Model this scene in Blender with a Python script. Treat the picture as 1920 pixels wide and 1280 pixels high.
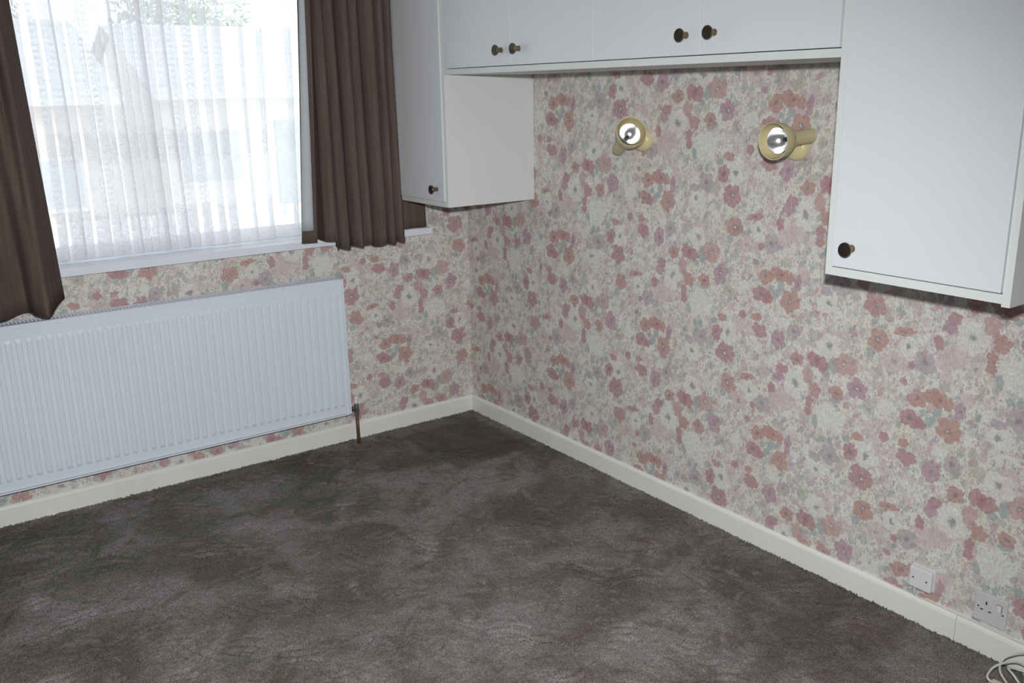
import bpy, bmesh, math, random
import numpy as np
from mathutils import Vector, Matrix

for o in list(bpy.data.objects):
    bpy.data.objects.remove(o, do_unlink=True)
scn = bpy.context.scene
COL = scn.collection
R = math.radians

# ------------------------------------------------------------------ camera
cam_d = bpy.data.cameras.new('camera'); cam_d.sensor_width = 36.0; cam_d.sensor_fit = 'HORIZONTAL'
cam_d.lens = 32.2476; cam_d.clip_start = 0.05; cam_d.clip_end = 500
cam = bpy.data.objects.new('camera', cam_d); COL.objects.link(cam)
FW = Vector((0.55922847, 0.78585666, -0.26399399)); RT = Vector((0.81195076, -0.58348071, -0.01691788)); UP = Vector((0.16733043, 0.20488916, 0.96437594))
CP = Vector((-2.3178, -3.5975, 1.5131))
cam.matrix_world = Matrix(((RT.x, UP.x, -FW.x, CP.x), (RT.y, UP.y, -FW.y, CP.y), (RT.z, UP.z, -FW.z, CP.z), (0, 0, 0, 1)))
scn.camera = cam
# ------------------------------------------------------------------ sky, flash, exposure
wd = bpy.data.worlds.new('overcast_sky'); scn.world = wd; wd.use_nodes = True
bg = wd.node_tree.nodes['Background']; bg.inputs[0].default_value = (0.90, 0.95, 1.0, 1); bg.inputs[1].default_value = 3.2
fl_d = bpy.data.lights.new('camera_flash', 'SPOT'); fl_d.shadow_soft_size = 0.025; fl_d.energy = 312; fl_d.color = (0.97, 0.985, 1.0)
fl_d.spot_size = R(106); fl_d.spot_blend = 1.0
fl = bpy.data.objects.new('camera_flash', fl_d); COL.objects.link(fl)
fl.rotation_euler = (FW - RT*0.12 - UP*0.20).to_track_quat('-Z', 'Y').to_euler(); fl.location = CP + UP*0.135 - FW*0.02 + RT*0.01
scn.view_settings.view_transform = 'Standard'
scn.view_settings.look = 'None'
scn.view_settings.gamma = 1.0
scn.view_settings.use_curve_mapping = False
scn.view_settings.exposure = 0.0

# ------------------------------------------------------------------ node helpers
def srgb(r, g, b):
    f = lambda c: (c/255/12.92) if c/255 <= 0.04045 else ((c/255+0.055)/1.055)**2.4
    return (f(r), f(g), f(b), 1.0)

class NT:
    def __init__(s, tree): s.t = tree
    def n(s, typ, **kw):
        nd = s.t.nodes.new(typ)
        for k, v in kw.items(): setattr(nd, k, v)
        return nd
    def put(s, sock, v):
        if isinstance(v, bpy.types.NodeSocket): s.t.links.new(v, sock)
        elif v is not None:
            if hasattr(sock.default_value, '__len__') and not hasattr(v, '__len__'): v = [v]*len(sock.default_value)
            sock.default_value = v
    def m(s, op, a, b=None, c=None, clamp=False):
        nd = s.n('ShaderNodeMath', operation=op, use_clamp=clamp)
        for i, v in enumerate((a, b, c)):
            if v is not None: s.put(nd.inputs[i], v)
        return nd.outputs[0]
    def vm(s, op, a, b=None):
        nd = s.n('ShaderNodeVectorMath', operation=op)
        s.put(nd.inputs[0], a)
        if b is not None:
            s.put(nd.inputs[3 if op == 'SCALE' else 1], b)
        return nd.outputs[1 if op in ('LENGTH', 'DISTANCE', 'DOT_PRODUCT') else 0]
    def mix(s, f, a, b):
        nd = s.n('ShaderNodeMix', data_type='RGBA')
        s.put(nd.inputs[0], f); s.put(nd.inputs[6], a); s.put(nd.inputs[7], b)
        return nd.outputs[2]
    def sm(s, v, lo, hi, a=0.0, b=1.0):
        nd = s.n('ShaderNodeMapRange', interpolation_type='SMOOTHSTEP')
        for i, x in enumerate((v, lo, hi, a, b)): s.put(nd.inputs[i], x)
        return nd.outputs[0]
    def noise(s, vec, scale, detail=2.0, rough=0.5, dist=0.0, col=False):
        nd = s.n('ShaderNodeTexNoise')
        if vec is not None: s.put(nd.inputs['Vector'], vec)
        nd.inputs['Scale'].default_value = scale; nd.inputs['Detail'].default_value = detail
        nd.inputs['Roughness'].default_value = rough; nd.inputs['Distortion'].default_value = dist
        return nd.outputs['Color' if col else 'Fac']
    def ramp(s, f, stops, interp='LINEAR'):
        nd = s.n('ShaderNodeValToRGB'); nd.color_ramp.interpolation = interp
        el = nd.color_ramp.elements
        while len(el) < len(stops): el.new(0.5)
        for e, (p_, c) in zip(el, stops): e.position = p_; e.color = c
        s.put(nd.inputs[0], f)
        return nd.outputs[0]
    def xyz(s, v):
        nd = s.n('ShaderNodeSeparateXYZ'); s.put(nd.inputs[0], v); return nd.outputs
    def comb(s, x, y, z):
        nd = s.n('ShaderNodeCombineXYZ')
        for i, v in enumerate((x, y, z)): s.put(nd.inputs[i], v)
        return nd.outputs[0]

def new_mat(name, color=None, rough=0.6, metal=0.0, spec=None):
    mt = bpy.data.materials.new(name); mt.use_nodes = True
    nt = NT(mt.node_tree); bs = mt.node_tree.nodes['Principled BSDF']
    if color is not None: nt.put(bs.inputs['Base Color'], color)
    bs.inputs['Roughness'].default_value = rough; bs.inputs['Metallic'].default_value = metal
    if spec is not None: bs.inputs['Specular IOR Level'].default_value = spec
    return mt, nt, bs

def bump(nt, bs, h, strength=0.3, dist=0.001):
    b = nt.n('ShaderNodeBump'); b.inputs['Strength'].default_value = strength; b.inputs['Distance'].default_value = dist
    nt.put(b.inputs['Height'], h); nt.put(bs.inputs['Normal'], b.outputs[0])

def wpos(nt):
    return nt.n('ShaderNodeNewGeometry').outputs['Position']

def simple(name, rgb, rough=0.5, var=0.05, scale=6.0, metal=0.0, bmp=0.0, bscale=200, spec=None):
    """plain paint, plastic or metal with slight procedural variation"""
    mt, nt, bs = new_mat(name, None, rough, metal, spec)
    oc = nt.n('ShaderNodeTexCoord').outputs['Object']
    f = nt.noise(oc, scale, 4)
    c0 = tuple(c*(1-var) for c in rgb[:3])+(1,); c1 = tuple(min(1, c*(1+var)) for c in rgb[:3])+(1,)
    nt.put(bs.inputs['Base Color'], nt.ramp(f, [(0.3, c0), (0.7, c1)]))
    if bmp: bump(nt, bs, nt.noise(oc, bscale, 3), bmp, 0.001)
    return mt

# ------------------------------------------------------------------ materials
M = {}
def wallpaper(name, flowers=True):
    mt, nt, bs = new_mat(name, None, 0.62, 0, 0.3)
    pos = wpos(nt)
    wob = nt.vm('SUBTRACT', nt.noise(pos, 70, 3, col=True), (0.5, 0.5, 0.5))
    # cream ground with watery washes
    cream = (0.70, 0.69, 0.605, 1)
    col = nt.mix(nt.sm(nt.noise(pos, 5, 3), 0.42, 0.62), cream, (0.73, 0.72, 0.68, 1))
    col = nt.mix(nt.m('MULTIPLY', nt.sm(nt.noise(nt.vm('ADD', pos, (3, 7, 1)), 26, 4, .6), 0.5, 0.62), 0.62), col, (0.62, 0.47, 0.45, 1))
    col = nt.mix(nt.m('MULTIPLY', nt.sm(nt.noise(nt.vm('ADD', pos, (9, 2, 5)), 30, 4, .6), 0.5, 0.62), 0.6), col, (0.45, 0.455, 0.42, 1))
    col = nt.mix(nt.m('MULTIPLY', nt.sm(nt.noise(nt.vm('ADD', pos, (1, 12, 8)), 22, 4, .6), 0.54, 0.62), 0.6), col, (0.55, 0.45, 0.48, 1))
    # leaf and bud flecks
    for (sc, wsc, th, op, off, st) in ((40, .36, .46, 1.0, (0, 0, 0), 'A'), (72, .28, .44, 1.0, (5, 3, 2), 'B'), (118, .30, .42, .95, (2, 8, 6), 'C'), (150, .6, .40, 1.0, (7, 1, 3), 'B')):
        v = nt.vm('ADD', nt.vm('ADD', pos, off), nt.vm('SCALE', wob, 0.014 if sc < 60 else 0.008))
        s = nt.xyz(v)
        if st == 'B': v = nt.comb(nt.m('MULTIPLY', s[0], 1.3), nt.m('MULTIPLY', s[1], 1.3), nt.m('MULTIPLY', s[2], .7))
        if st == 'A': v = nt.comb(s[0], nt.m('ADD', s[1], nt.m('MULTIPLY', s[2], .5)), nt.m('MULTIPLY', s[2], .8))
        vo = nt.n('ShaderNodeTexVoronoi'); nt.put(vo.inputs['Vector'], v); vo.inputs['Scale'].default_value = sc
        cs = nt.n('ShaderNodeSeparateColor'); nt.put(cs.inputs[0], vo.outputs['Color'])
        msk = nt.m('MULTIPLY', nt.sm(vo.outputs['Distance'], th, th-.1), nt.m('GREATER_THAN', cs.outputs[0], wsc))
        ink = nt.ramp(cs.outputs[1], [(0, (.34, .42, .41, 1)), (.15, (.38, .41, .32, 1)), (.30, (.50, .29, .29, 1)), (.42, (.42, .34, .40, 1)), (.54, (.72, .70, .65, 1)), (.72, (.60, .43, .42, 1)), (.88, (.30, .32, .34, 1))], 'CONSTANT')
        soft = nt.m('MULTIPLY', nt.noise(v, 160, 2), op*1.15)
        col = nt.mix(nt.m('MULTIPLY', msk, soft), col, ink)
    if flowers:
        w2 = nt.xyz(nt.vm('SUBTRACT', nt.noise(nt.vm('ADD', pos, (4, 4, 4)), 26, 2, col=True), (0.5, 0.5, 0.5)))
        for L in ('c', 'b', 'a'):
            av = nt.n('ShaderNodeAttribute', attribute_name='petal_'+L); ac = nt.n('ShaderNodeAttribute', attribute_name='ink_'+L)
            s = nt.xyz(av.outputs['Vector']); w = nt.xyz(wob)
            u = nt.m('MULTIPLY_ADD', w2[1], .75, nt.m('MULTIPLY_ADD', w[0 if L == 'b' else 1], .42, s[0])); v = nt.m('MULTIPLY_ADD', w2[2], .75, nt.m('MULTIPLY_ADD', w[2], .42, s[1]))
            r = nt.m('SQRT', nt.m('ADD', nt.m('MULTIPLY', u, u), nt.m('MULTIPLY', v, v)))
            an = nt.m('ARCTAN2', v, u)
            fr = nt.m('FRACT', s[2]); typ = nt.m('FLOOR', s[2])
            lobe = nt.m('ABSOLUTE', nt.m('COSINE', nt.m('MULTIPLY_ADD', an, 2.5, nt.m('MULTIPLY', fr, 6.28))))
            edge = nt.m('MULTIPLY_ADD', nt.m('POWER', lobe, .5), .30, .70)
            mask = nt.sm(nt.m('SUBTRACT', edge, r), -.05, .07)
            stk = nt.noise(nt.comb(nt.m('MULTIPLY', an, 3.2), nt.m('MULTIPLY', r, .9), fr), 2.2, 3)
            ink = ac.outputs['Color']
            c2 = nt.vm('MULTIPLY', ink, nt.ramp(stk, [(.3, (.87, .84, .87, 1)), (.7, (1.12, 1.15, 1.12, 1))]))
            seam = nt.m('MULTIPLY', nt.sm(lobe, .20, .02), nt.sm(r, .25, .5))
            c2 = nt.mix(nt.m('MULTIPLY', seam, .28), c2, (.66, .56, .52, 1))
            ctr = nt.m('MULTIPLY', nt.sm(nt.m('MULTIPLY_ADD', stk, .5, r), .62, .36), nt.m('GREATER_THAN', typ, .5))
            c2 = nt.mix(nt.m('MULTIPLY', ctr, .78), c2, (.17, .155, .19, 1))
            dot = nt.m('MULTIPLY', nt.sm(r, .13, .07), nt.m('GREATER_THAN', typ, 1.5))
            c2 = nt.mix(dot, c2, (.6, .62, .6, 1))
            al = nt.m('MULTIPLY', mask, ac.outputs['Alpha'])
            wash = nt.sm(nt.noise(pos, 150, 2), .25, .45, .72, 1.0)
            col = nt.mix(nt.m('MULTIPLY', al, wash), col, c2)
    br = nt.noise(nt.vm('MULTIPLY', pos, (1, 1, .45)), 230, 3, .7)
    col = nt.vm('MULTIPLY', col, nt.ramp(br, [(.32, (.86, .86, .87, 1)), (.68, (1.12, 1.12, 1.12, 1))]))
    nt.put(bs.inputs['Base Color'], col)
    bump(nt, bs, nt.noise(pos, 900, 2), .12, .0006)
    return mt
M['paper'] = wallpaper('floral_wallpaper'); M['paper_plain'] = wallpaper('floral_wallpaper_small', False)
M['gloss'] = simple('cream_gloss_paint', (.82, .82, .78), .32, .03, 5)
M['sillw'] = simple('white_sill_plastic', (.80, .83, .90), .3, .02)
M['ceil'] = simple('ceiling_paint', (.80, .80, .78), .8, .02)
M['lam'] = simple('white_cabinet_laminate', (.70, .72, .75), .42, .012, 3, bmp=.05, bscale=500)
M['edge'] = simple('cream_cabinet_edging', (.69, .71, .70), .45, .02, 4)
M['board'] = simple('cabinet_board', (.55, .54, .50), .6, .03, 4)
M['rad'] = simple('radiator_enamel', (.72, .78, .86), .33, .015, 3)
M['radgrille'] = simple('radiator_grille_enamel', (.60, .62, .70), .4, .02)
M['dark'] = simple('dark_void', (.03, .03, .035), .8)
M['brass'] = simple('antique_brass', (.20, .165, .095), .38, .25, 60, metal=.85)
M['brass_face'] = simple('tarnished_brass_face', (.05, .042, .03), .45, .3, 60, metal=.7)
M['cream'] = simple('cream_lamp_enamel', (.66, .57, .33), .38, .03, 20)
M['chrome'] = simple('silvered_reflector', (.93, .93, .96), .27, .02, metal=1)
M['valve'] = simple('dull_valve_metal', (.25, .25, .25), .35, .2, 80, metal=.8)
M['copper'] = simple('brown_painted_pipe', (.13, .065, .04), .45, .25, 40)
M['plastic_g'] = simple('greyed_socket_plastic', (.60, .62, .61), .4, .03)
M['plastic'] = simple('white_plastic', (.74, .75, .76), .35, .02)
M['plastic_y'] = simple('yellowed_plastic', (.68, .66, .46), .4, .03)
M['cable'] = simple('pale_cable', (.66, .65, .58), .45, .03)
M['upvc'] = simple('white_window_frame', (.82, .83, .84), .3, .02)

# curtain velvet
mt, nt, bs = new_mat('brown_velvet', None, .95, 0, .0)
oc = nt.n('ShaderNodeTexCoord').outputs['Object']
st = nt.vm('MULTIPLY', oc, (1, 1, .06))
nt.put(bs.inputs['Base Color'], nt.ramp(nt.noise(st, 60, 3), [(.3, (.105, .077, .066, 1)), (.7, (.145, .110, .096, 1))]))
bs.inputs['Sheen Weight'].default_value = .0; bs.inputs['Sheen Roughness'].default_value = .4
bump(nt, bs, nt.noise(oc, 700, 2), .25, .0006); M['velvet'] = mt
M['lining'] = simple('grey_curtain_lining', (.50, .54, .56), .8, .03, 20)

# net curtain
def net_mat():
    mt = bpy.data.materials.new('net_lace'); mt.use_nodes = True
    t = mt.node_tree; nt = NT(t)
    for x in list(t.nodes): t.nodes.remove(x)
    out = nt.n('ShaderNodeOutputMaterial')
    uv = nt.n('ShaderNodeUVMap', uv_map='cloth').outputs[0]     # metres along the cloth / height
    s = nt.xyz(uv); U, V = s[0], s[1]
    # scroll chains running down the cloth every 17 cm
    cu = nt.m('SUBTRACT', nt.m('PINGPONG', U, .085), .06)
    row = nt.m('PINGPONG', V, .022)
    d1 = nt.m('SQRT', nt.m('ADD', nt.m('POWER', nt.m('ABSOLUTE', nt.m('SUBTRACT', nt.m('ABSOLUTE', cu), .003)), 2), nt.m('POWER', nt.m('ABSOLUTE', nt.m('SUBTRACT', row, .011)), 2)))
    ring = nt.sm(nt.m('ABSOLUTE', nt.m('SUBTRACT', d1, .009)), .0032, .0016)
    chain = nt.m('MULTIPLY', ring, nt.m('LESS_THAN', nt.m('ABSOLUTE', cu), .0135))
    # horizontal lace bands
    def band(z0, h):
        a = nt.m('LESS_THAN', nt.m('ABSOLUTE', nt.m('SUBTRACT', nt.m('MULTIPLY_ADD', nt.m('SINE', nt.m('MULTIPLY', U, 74)), .012, V), z0)), h)
        return a
    bands = nt.m('MAXIMUM', band(1.335, .055), band(1.03, .07))
    vo = nt.n('ShaderNodeTexVoronoi', feature='DISTANCE_TO_EDGE'); nt.put(vo.inputs['Vector'], uv); vo.inputs['Scale'].default_value = 75
    lace = nt.m('MULTIPLY', nt.sm(vo.outputs['Distance'], .16, .06), bands)
    solid = nt.m('MULTIPLY', nt.sm(nt.noise(uv, 60, 2), .52, .58), bands)
    hem = nt.m('LESS_THAN', V, .962)
    pat = nt.m('MAXIMUM', nt.m('MAXIMUM', nt.m('MULTIPLY', chain, .8), nt.m('MULTIPLY', nt.m('MAXIMUM', lace, solid), .9)), nt.m('MULTIPLY', hem, .5))
    op = nt.m('ADD', nt.m('MULTIPLY', pat, .20), .44)
    tr = nt.n('ShaderNodeBsdfTransparent'); tr.inputs[0].default_value = (1, 1, 1, 1)
    df = nt.n('ShaderNodeBsdfDiffuse'); df.inputs[0].default_value = (.80, .80, .83, 1)
    tl = nt.n('ShaderNodeBsdfTranslucent'); tl.inputs[0].default_value = (.80, .79, .82, 1)
    m1 = nt.n('ShaderNodeMixShader'); m1.inputs[0].default_value = .5
    t.links.new(df.outputs[0], m1.inputs[1]); t.links.new(tl.outputs[0], m1.inputs[2])
    m2 = nt.n('ShaderNodeMixShader'); nt.put(m2.inputs[0], op)
    t.links.new(tr.outputs[0], m2.inputs[1]); t.links.new(m1.outputs[0], m2.inputs[2])
    t.links.new(m2.outputs[0], out.inputs[0])
    return mt
M['net'] = net_mat()

def glass_mat():
    mt = bpy.data.materials.new('window_glass'); mt.use_nodes = True
    t = mt.node_tree; nt = NT(t)
    for x in list(t.nodes): t.nodes.remove(x)
    out = nt.n('ShaderNodeOutputMaterial'); tr = nt.n('ShaderNodeBsdfTransparent'); tr.inputs[0].default_value = (.96, .98, .97, 1)
    gl = nt.n('ShaderNodeBsdfGlossy'); gl.inputs['Roughness'].default_value = .02
    lw = nt.n('ShaderNodeLayerWeight'); lw.inputs[0].default_value = .15
    mx = nt.n('ShaderNodeMixShader'); nt.put(mx.inputs[0], nt.m('MULTIPLY', lw.outputs['Fresnel'], .6))
    t.links.new(tr.outputs[0], mx.inputs[1]); t.links.new(gl.outputs[0], mx.inputs[2]); t.links.new(mx.outputs[0], out.inputs[0])
    return mt
M['glass'] = glass_mat()

# carpet
mt, nt, bs = new_mat('grey_brown_carpet', None, 1.0, 0, .05)
pos = wpos(nt)
f1 = nt.noise(nt.vm('ADD', pos, (3.1, 1.7, 0)), 2.6, 4, .62, .6)
c = nt.ramp(f1, [(.38, (.155, .143, .120, 1)), (.5, (.222, .208, .194, 1)), (.62, (.315, .294, .288, 1))])
c = nt.mix(nt.m('MULTIPLY', nt.sm(nt.noise(nt.vm('ADD', pos, (7, 3, 0)), 5.5, 5, .65, .8), .52, .66), .85), c, (.205, .150, .132, 1))
c = nt.mix(nt.m('MULTIPLY', nt.sm(nt.noise(nt.vm('ADD', pos, (1, 9, 0)), 5, 5, .65, .8), .54, .68), .7), c, (.130, .126, .088, 1))
c = nt.mix(nt.m('MULTIPLY', nt.sm(nt.noise(nt.vm('ADD', pos, (4, 4, 0)), 7, 5, .65, .8), .55, .66), .7), c, (.290, .266, .266, 1))
sp = nt.noise(pos, 300, 3, .75)
c = nt.vm('MULTIPLY', c, nt.ramp(sp, [(.36, (.42, .42, .42, 1)), (.64, (1.6, 1.58, 1.55, 1))]))
# square where furniture stood: unfaded pile
sx = nt.xyz(pos)
wn = nt.m('MULTIPLY', nt.m('SUBTRACT', nt.noise(pos, 14, 3), .5), .06)
px = nt.m('ADD', sx[0], wn); py = nt.m('ADD', sx[1], wn)
patch = nt.m('MULTIPLY', nt.m('MULTIPLY', nt.sm(px, -.48, -.45), nt.sm(px, -.05, -.08)), nt.m('MULTIPLY', nt.sm(py, -.60, -.57), nt.sm(py, -.10, -.13)))
c = nt.mix(nt.m('MULTIPLY', patch, .5), c, (.100, .078, .064, 1))
nt.put(bs.inputs['Base Color'], c)
bs.inputs['Sheen Weight'].default_value = .05; bs.inputs['Sheen Roughness'].default_value = .5
bump(nt, bs, nt.noise(pos, 330, 3, .7), 1.0, .006)
M['carpet'] = mt

# outdoors
M['render_wall'] = simple('pale_house_render', (.82, .80, .77), .8, .08, 2)
M['brickpink'] = simple('pink_brick_wall', (.62, .52, .49), .8, .15, 8)
M['tile'] = simple('grey_roof_tile', (.60, .60, .64), .7, .2, 9)
M['gutter'] = simple('white_gutter', (.8, .8, .8), .4, .02)
M['leafm'] = simple('green_foliage', (.30, .36, .26), .7, .4, 4)
M['lawn'] = simple('garden_ground', (.62, .63, .58), .9, .2, 1.2)
M['dglass'] = simple('dark_house_window', (.42, .44, .48), .15, .1)
M['bark'] = simple('tree_bark', (.12, .09, .07), .8, .2, 12)

# ------------------------------------------------------------------ object helpers
def mesh_obj(name, verts, faces, mat, parent=None, smooth=False, mats=None, midx=None):
    me = bpy.data.meshes.new(name); me.from_pydata([tuple(v) for v in verts], [], [tuple(f) for f in faces])
    for x in (mats or [mat]): me.materials.append(x)
    if midx is not None: me.polygons.foreach_set('material_index', midx)
    if smooth: me.polygons.foreach_set('use_smooth', [True]*len(me.polygons))
    me.update(); o = bpy.data.objects.new(name, me); COL.objects.link(o)
    if parent is not None: o.parent = parent; o.matrix_parent_inverse = Matrix.Translation(-parent.location)
    return o
def bm_obj(name, bm, mat, parent=None, smooth=False, bevel=0.0, mats=None):
    if bevel:
        bmesh.ops.bevel(bm, geom=list(bm.edges), offset=bevel, segments=2, affect='EDGES', profile=.6)
    bmesh.ops.recalc_face_normals(bm, faces=bm.faces)
    me = bpy.data.meshes.new(name); bm.to_mesh(me); bm.free()
    for x in (mats or [mat]): me.materials.append(x)
    if smooth:
        me.polygons.foreach_set('use_smooth', [True]*len(me.polygons))
    o = bpy.data.objects.new(name, me); COL.objects.link(o)
    if parent is not None: o.parent = parent; o.matrix_parent_inverse = Matrix.Translation(-parent.location)
    return o
def add_box(bm, a, b):
    x0, y0, z0 = (min(a[i], b[i]) for i in range(3)); x1, y1, z1 = (max(a[i], b[i]) for i in range(3))
    v = [bm.verts.new(c) for c in ((x0,y0,z0),(x1,y0,z0),(x1,y1,z0),(x0,y1,z0),(x0,y0,z1),(x1,y0,z1),(x1,y1,z1),(x0,y1,z1))]
    for f in ((0,3,2,1),(4,5,6,7),(0,1,5,4),(1,2,6,5),(2,3,7,6),(3,0,4,7)): bm.faces.new([v[i] for i in f])
def box(name, a, b, mat, parent=None, bevel=0.0):
    bm = bmesh.new(); add_box(bm, a, b); return bm_obj(name, bm, mat, parent, bevel=bevel)
def lathe(bm, prof, origin, axis, seg=32, cap=True):
    ax = Vector(axis).normalized(); e1 = ax.orthogonal().normalized(); e2 = ax.cross(e1); O = Vector(origin)
    rings = []
    for (d, r) in prof:
        if r < 1e-6: rings.append([bm.verts.new(O+ax*d)])
        else: rings.append([bm.verts.new(O+ax*d+(e1*math.cos(2*math.pi*k/seg)+e2*math.sin(2*math.pi*k/seg))*r) for k in range(seg)])
    for A, B in zip(rings, rings[1:]):
        for k in range(seg):
            k2 = (k+1) % seg
            if len(A) == 1 and len(B) == 1: continue
            if len(A) == 1: bm.faces.new([A[0], B[k2], B[k]])
            elif len(B) == 1: bm.faces.new([A[k], A[k2], B[0]])
            else: bm.faces.new([A[k], A[k2], B[k2], B[k]])
    if cap:
        for r_ in (rings[0], rings[-1]):
            if len(r_) > 1: bm.faces.new(r_)
def lathe_obj(name, prof, origin, axis, mat, parent=None, seg=32, cap=True):
    bm = bmesh.new(); lathe(bm, prof, origin, axis, seg, cap); o = bm_obj(name, bm, mat, parent, smooth=True)
    sharpen(o); return o
def sharpen(o, ang=35):
    bm = bmesh.new(); bm.from_mesh(o.data)
    for e in bm.edges:
        e.smooth = not (len(e.link_faces) == 2 and e.calc_face_angle(0) > R(ang))
    bm.to_mesh(o.data); bm.free()
def tube(bm, pts, r, seg=10):
    pts = [Vector(p_) for p_ in pts]; prev = None; rings = []
    for i, p_ in enumerate(pts):
        t = (pts[min(i+1, len(pts)-1)]-pts[max(i-1, 0)]).normalized()
        if prev is None: n1 = t.orthogonal().normalized()
        else: n1 = (prev - t*prev.dot(t)).normalized()
        prev = n1; n2 = t.cross(n1)
        rings.append([bm.verts.new(p_+(n1*math.cos(2*math.pi*k/seg)+n2*math.sin(2*math.pi*k/seg))*r) for k in range(seg)])
    for A, B in zip(rings, rings[1:]):
        for k in range(seg): bm.faces.new([A[k], A[(k+1)%seg], B[(k+1)%seg], B[k]])
    bm.faces.new(rings[0]); bm.faces.new(rings[-1][::-1])
def tube_obj(name, pts, r, mat, parent=None, seg=10):
    bm = bmesh.new(); tube(bm, pts, r, seg); return bm_obj(name, bm, mat, parent, smooth=True)
def spline(P, n=12):
    P = [Vector(p_) for p_ in P]; out = []
    for i in range(len(P)-1):
        a = P[max(i-1, 0)]; b = P[i]; c = P[i+1]; d = P[min(i+2, len(P)-1)]
        for k in range(n):
            t = k/n
            out.append(.5*((2*b)+(c-a)*t+(2*a-5*b+4*c-d)*t*t+(3*b-a-3*c+d)*t**3))
    out.append(P[-1]); return out
def empty(name, loc):
    o = bpy.data.objects.new(name, None); o.empty_display_size = .05; COL.objects.link(o); o.location = loc; return o
def tag(o, label, cat, group=None, kind=None):
    o['label'] = label; o['category'] = cat
    if group: o['group'] = group
    if kind: o['kind'] = kind
    return o
def structure(o): o['kind'] = 'structure'; return o

RX0, RY0, CZ = -3.45, -4.7, 2.36            # room extents: x from RX0 to 0, y from RY0 to 0
WX0, WX1, WZ0, WZ1 = -2.22, -.285, .896, 2.10   # window opening

# ------------------------------------------------------------------ wallpapered walls
FL = "2.005,0.531,0.0543,0.0466,W,0;1.973,0.354,0.0406,0.0308,W,1;1.846,0.549,0.0396,0.0397,L,0;2.177,0.486,0.025,0.0284,L,0;2.35,0.798,0.0352,0.0347,L,0;2.294,0.771,0.033,0.0317,G,1;2.199,0.755,0.037,0.0289,L,1;2.344,0.471,0.0283,0.0348,P,1;2.4,0.506,0.0272,0.0265,G,1;2.015,0.412,0.0361,0.031,G,1;1.963,0.391,0.0216,0.0153,G,0;2.134,0.593,0.0218,0.0194,V,1;2.143,0.542,0.0148,0.0154,L,0;2.2,0.43,0.0208,0.0183,L,1;2.004,0.777,0.0306,0.0366,L,0;1.929,0.775,0.0193,0.0208,V,0;2.237,0.705,0.0147,0.0115,P,1;2.007,0.698,0.0178,0.0267,T,0;2.157,0.717,0.013,0.0236,V,0;1.74,0.622,0.0146,0.0179,L,0;1.981,0.667,0.0145,0.0117,T,0;1.987,0.458,0.0113,0.0129,T,0;2.013,0.458,0.0093,0.0145,T,0;1.956,0.504,0.0114,0.0194,T,0;2.305,0.631,0.0121,0.0099,T,0;2.331,0.617,0.0097,0.0136,T,0;2.072,0.482,0.0151,0.0125,T,0;1.798,0.377,0.0137,0.0165,T,0;1.776,0.344,0.0129,0.0158,T,0;2.357,0.72,0.0179,0.0166,V,0;2.126,0.766,0.0139,0.0157,T,0;2.021,0.592,0.0197,0.01,T,0;2.227,0.485,0.0122,0.024,L,0;2.363,0.529,0.0222,0.0171,W,0;2.057,0.395,0.0182,0.0213,V,0;1.876,0.431,0.025,0.0267,L,0;2.192,0.618,0.0282,0.0237,W,0;2.226,0.538,0.0097,0.0119,V,0;2.319,0.43,0.0093,0.0157,V,0;1.908,0.29,0.0101,0.0217,V,0;1.874,0.288,0.0093,0.0182,V,0;2.226,0.848,0.0332,0.0135,O,1;1.985,0.756,0.0433,0.039,W,1;2.241,0.807,0.0294,0.0332,W,1;2.146,0.806,0.0352,0.033,O,2;2.254,0.758,0.0114,0.0129,R,0;1.874,0.689,0.0268,0.0222,O,1;2.047,0.712,0.0408,0.0345,S,2;1.935,0.702,0.024,0.026,R,0;1.964,0.694,0.0264,0.0258,R,0;1.949,0.702,0.0138,0.0167,R,1;1.821,0.645,0.0228,0.0183,R,0;1.81,0.62,0.0211,0.0211,P,0;1.873,0.605,0.0435,0.0478,W,1;1.92,0.647,0.0216,0.0298,S,0;1.95,0.603,0.0242,0.0238,O,0;1.931,0.624,0.0122,0.0136,S,2;2.023,0.614,0.0285,0.0224,O,1;2.093,0.644,0.0306,0.0365,P,2;1.782,0.571,0.0154,0.0223,R,0;1.929,0.563,0.0152,0.0206,R,0;1.93,0.532,0.0162,0.0142,R,0;2.137,0.451,0.0377,0.0434,W,1;2.109,0.5,0.0225,0.014,O,0;2.087,0.444,0.0244,0.0302,R,1;2.193,0.526,0.0156,0.0168,R,0;2.128,0.378,0.0401,0.0386,R,2;2.252,0.526,0.0198,0.0134,O,0;2.268,0.486,0.0335,0.0245,R,0;2.254,0.5,0.008,0.0071,S,2;2.374,0.672,0.015,0.0207,O,0;2.282,0.666,0.0302,0.0267,O,1;2.327,0.682,0.0256,0.0247,O,0;2.347,0.679,0.0225,0.0224,O,1;2.405,0.661,0.0148,0.0294,P,1;2.266,0.604,0.0346,0.0271,R,1;2.297,0.595,0.0171,0.0154,R,0;2.38,0.6,0.0359,0.0404,O,2"
PW, PH = .544, .530
INK = {'W': (.72, .71, .66, .78), 'L': (.63, .50, .50, .6), 'G': (.43, .37, .39, .72), 'V': (.45, .44, .37, .6), 'T': (.34, .42, .41, .75),
       'P': (.45, .285, .345, .78), 'R': (.45, .250, .262, .82), 'O': (.49, .29, .255, .83), 'S': (.52, .33, .30, .72)}
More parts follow.
